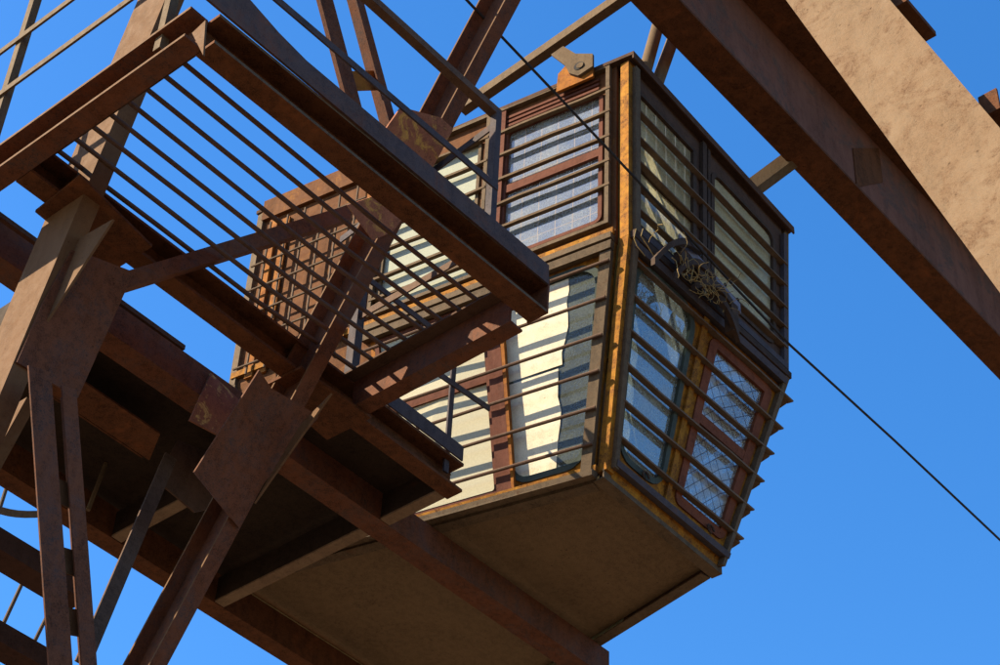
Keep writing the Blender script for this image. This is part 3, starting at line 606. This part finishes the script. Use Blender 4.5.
# far side (S) and back (K)
for f0, rows, gl_ in ((SU, (.275, .425, .57, .70, .83), G_CLEAR), (SL, (.089, .243, .389, .537, .687, .838), G_CLEAR)):
    for u0, u1 in ((.02, .33), (.33, .645)):
        f = f0.sub(u0, u1, u0, u1, 0, 1)
        if u0 > .3:
            mb = MB(); slab(mb, f, 0, 1, 0, 1, -.03, 0); mb.build('wall_panel', OLIVE, cab); continue
        window(f, (0, 1, 0, 1), (.07, .93, .10, .90), .05, PANEL, gl_, gask=SASH)
    mb = MB(); slab(mb, f0, .645, 1, 0, 1, -.03, 0); mb.build('wall_panel', PANEL, cab)
    guard(f0, None, rows, .0, .66, 'flat', SLAT, GREY, depth=.022 if f0 is SU else .075, th=.014, frame=False)
for f0 in (KU, KL):
    mb = MB(); slab(mb, f0, 0, 1, 0, 1, -.03, 0); mb.build('wall_panel', OLIVE, cab)
# lifting lug on the roof edge
n_ = LU.n; p_ = A0+n_*.060
a = [hitp(*q, p_, n_) for q in ((556, 92), (558, 74), (566, 65), (577, 76), (592.5, 67), (593, 76))]
mb = MB(); mb.poly(a, -n_*.02); lug = mb.build('lifting_lug', ORANGE, cab)
p_ = A0+n_*.084
a = [hitp(*q, p_, n_) for q in ((551, 54.5), (563, 46), (575.5, 53.5), (592.5, 53.5), (592.5, 66), (578, 75.5), (569, 73), (565, 65))]
mb = MB(); mb.poly(a, -n_*.022); mb.build('lug_plate', RAILTAN, lug)
c_ = hitp(579, 66, p_, n_); ex = (A3-A0).normalized(); ey = n_.cross(ex)
def disc(mb, c, r, d, k=20): mb.poly([c+(ex*math.cos(2*math.pi*i/k)+ey*math.sin(2*math.pi*i/k))*r for i in range(k)], d)
mb = MB(); disc(mb, c_+n_*.0, .038, n_*.004); mb.build('pin_hole', BLACK, lug)
mb = MB(); disc(mb, c_+n_*.0045-ex*.010-Z*.004, .026, n_*.004); mb.build('pin', RAILTAN, lug)

# ------------------------------------------------------------------ torn cable gear on the cab front, power cable
tw = thing('torn_cable_gear', (7.4, 4.98, 8.44), 'tangle of torn ochre wires on dark clamps below the front windows', 'cable clamps')
mb = MB(); yv = 4.965
mb.extr([(0, 0), (.012, 0), (.012, .085), (0, .085)], hit(680, 243, 'Y', yv), hit(741, 314, 'Y', yv), Y, Z); mb.build('terminal_rail', steel('bluish_zinc_rail', (.10, .10, .135), (.13, .125, .15), (.04, .035, .035)), tw)
for k in range(5):
    mb = MB(); c = hit(687, 243, 'Y', yv).lerp(hit(738, 303, 'Y', yv), k/4)+Z*.03; mb.tube([c-Y*.004, c+Y*.002], .014, 10); mb.build('rail_hole', BLACK, tw)
for k, (q0, q1, h) in enumerate((((655, 257), (703, 247), 14), ((676, 272), (716, 276), 16), ((695, 283), (733, 300), 12), ((717, 292), (740, 335), 9))):
    pts = []
    for i in range(13):
        t = i/12; pts.append(hit(q0[0]+(q1[0]-q0[0])*t, q0[1]+(q1[1]-q0[1])*t-h*math.sin(math.pi*t), 'Y', 4.93-.04*math.sin(math.pi*t)))
    vs = []
    for p in pts: vs += [p, p-Z*.055, p-Z*.055+Y*.03, p+Y*.03]
    fs = [(i*4+j, i*4+(j+1) % 4, i*4+4+(j+1) % 4, i*4+4+j) for i in range(12) for j in range(4)]+[(3, 2, 1, 0), (48, 49, 50, 51)]
    mb = MB(); mb.add(vs, fs); mb.build('cable_clamp', IRON, tw)
mb = MB()
for q in ((684, 262), (700, 276), (716, 292)):
    c = hit(*q, 'Y', 4.95); mb.box(c-V((.06, .03, .05)), c+V((.06, .03, .05)))
c = hit(731, 318, 'Y', 4.95); mb.box(c-V((.03, .03, .13)), c+V((.04, .03, .11))); mb.build('clamp_block', IRON, tw)
rnd = random.Random(11)
for k in range(58):
    x0 = rnd.gauss(700, 15); y0 = 236+(x0-662)*.95+rnd.uniform(-2, 20)
    p = hit(x0, y0, 'Y', 4.90+rnd.uniform(-.05, .03)); d = V((rnd.uniform(-1, 1), rnd.uniform(-.5, .3), rnd.uniform(-.3, .9))).normalized(); pts = [p]
    for i in range(rnd.randint(5, 14)):
        d = (d+V((rnd.uniform(-1, 1), rnd.uniform(-.5, .5), rnd.uniform(-1, .95)-.05))*.72).normalized(); p = p+d*.016
        if p.y > 4.97: p.y = 4.97
        pts.append(p.copy())
    mb = MB(); mb.tube(pts, rnd.uniform(.0013, .0026), 6); mb.build('wire', WIRE, tw, True)
for q in (((636, 229), (634, 238), (637, 246), (645, 256)), ((643, 229), (641, 236), (647, 245), (655, 258))):
    mb = MB(); mb.tube([hit(*a, 'Y', 4.97) for a in q], .0032, 6); mb.build('wire', WIRE, tw, True)
cb = MB(); key = [hit(440, -28, 'Y', 4.86), hit(560, 98, 'Y', 4.86), hit(637, 180, 'Y', 4.87), hit(690, 238, 'Y', 4.885), hit(735, 287, 'Y', 4.885), hit(790, 345, 'Y', 4.87), hit(895, 441, 'Y', 4.86), hit(1000, 540, 'Y', 4.85), hit(1120, 648, 'Y', 4.84)]
cb.tube(key, .0085, 8)
tag(cb.build('power_cable', BLACK, None, True), 'thin black cable slung past the cab front down to the open sky', 'cable')
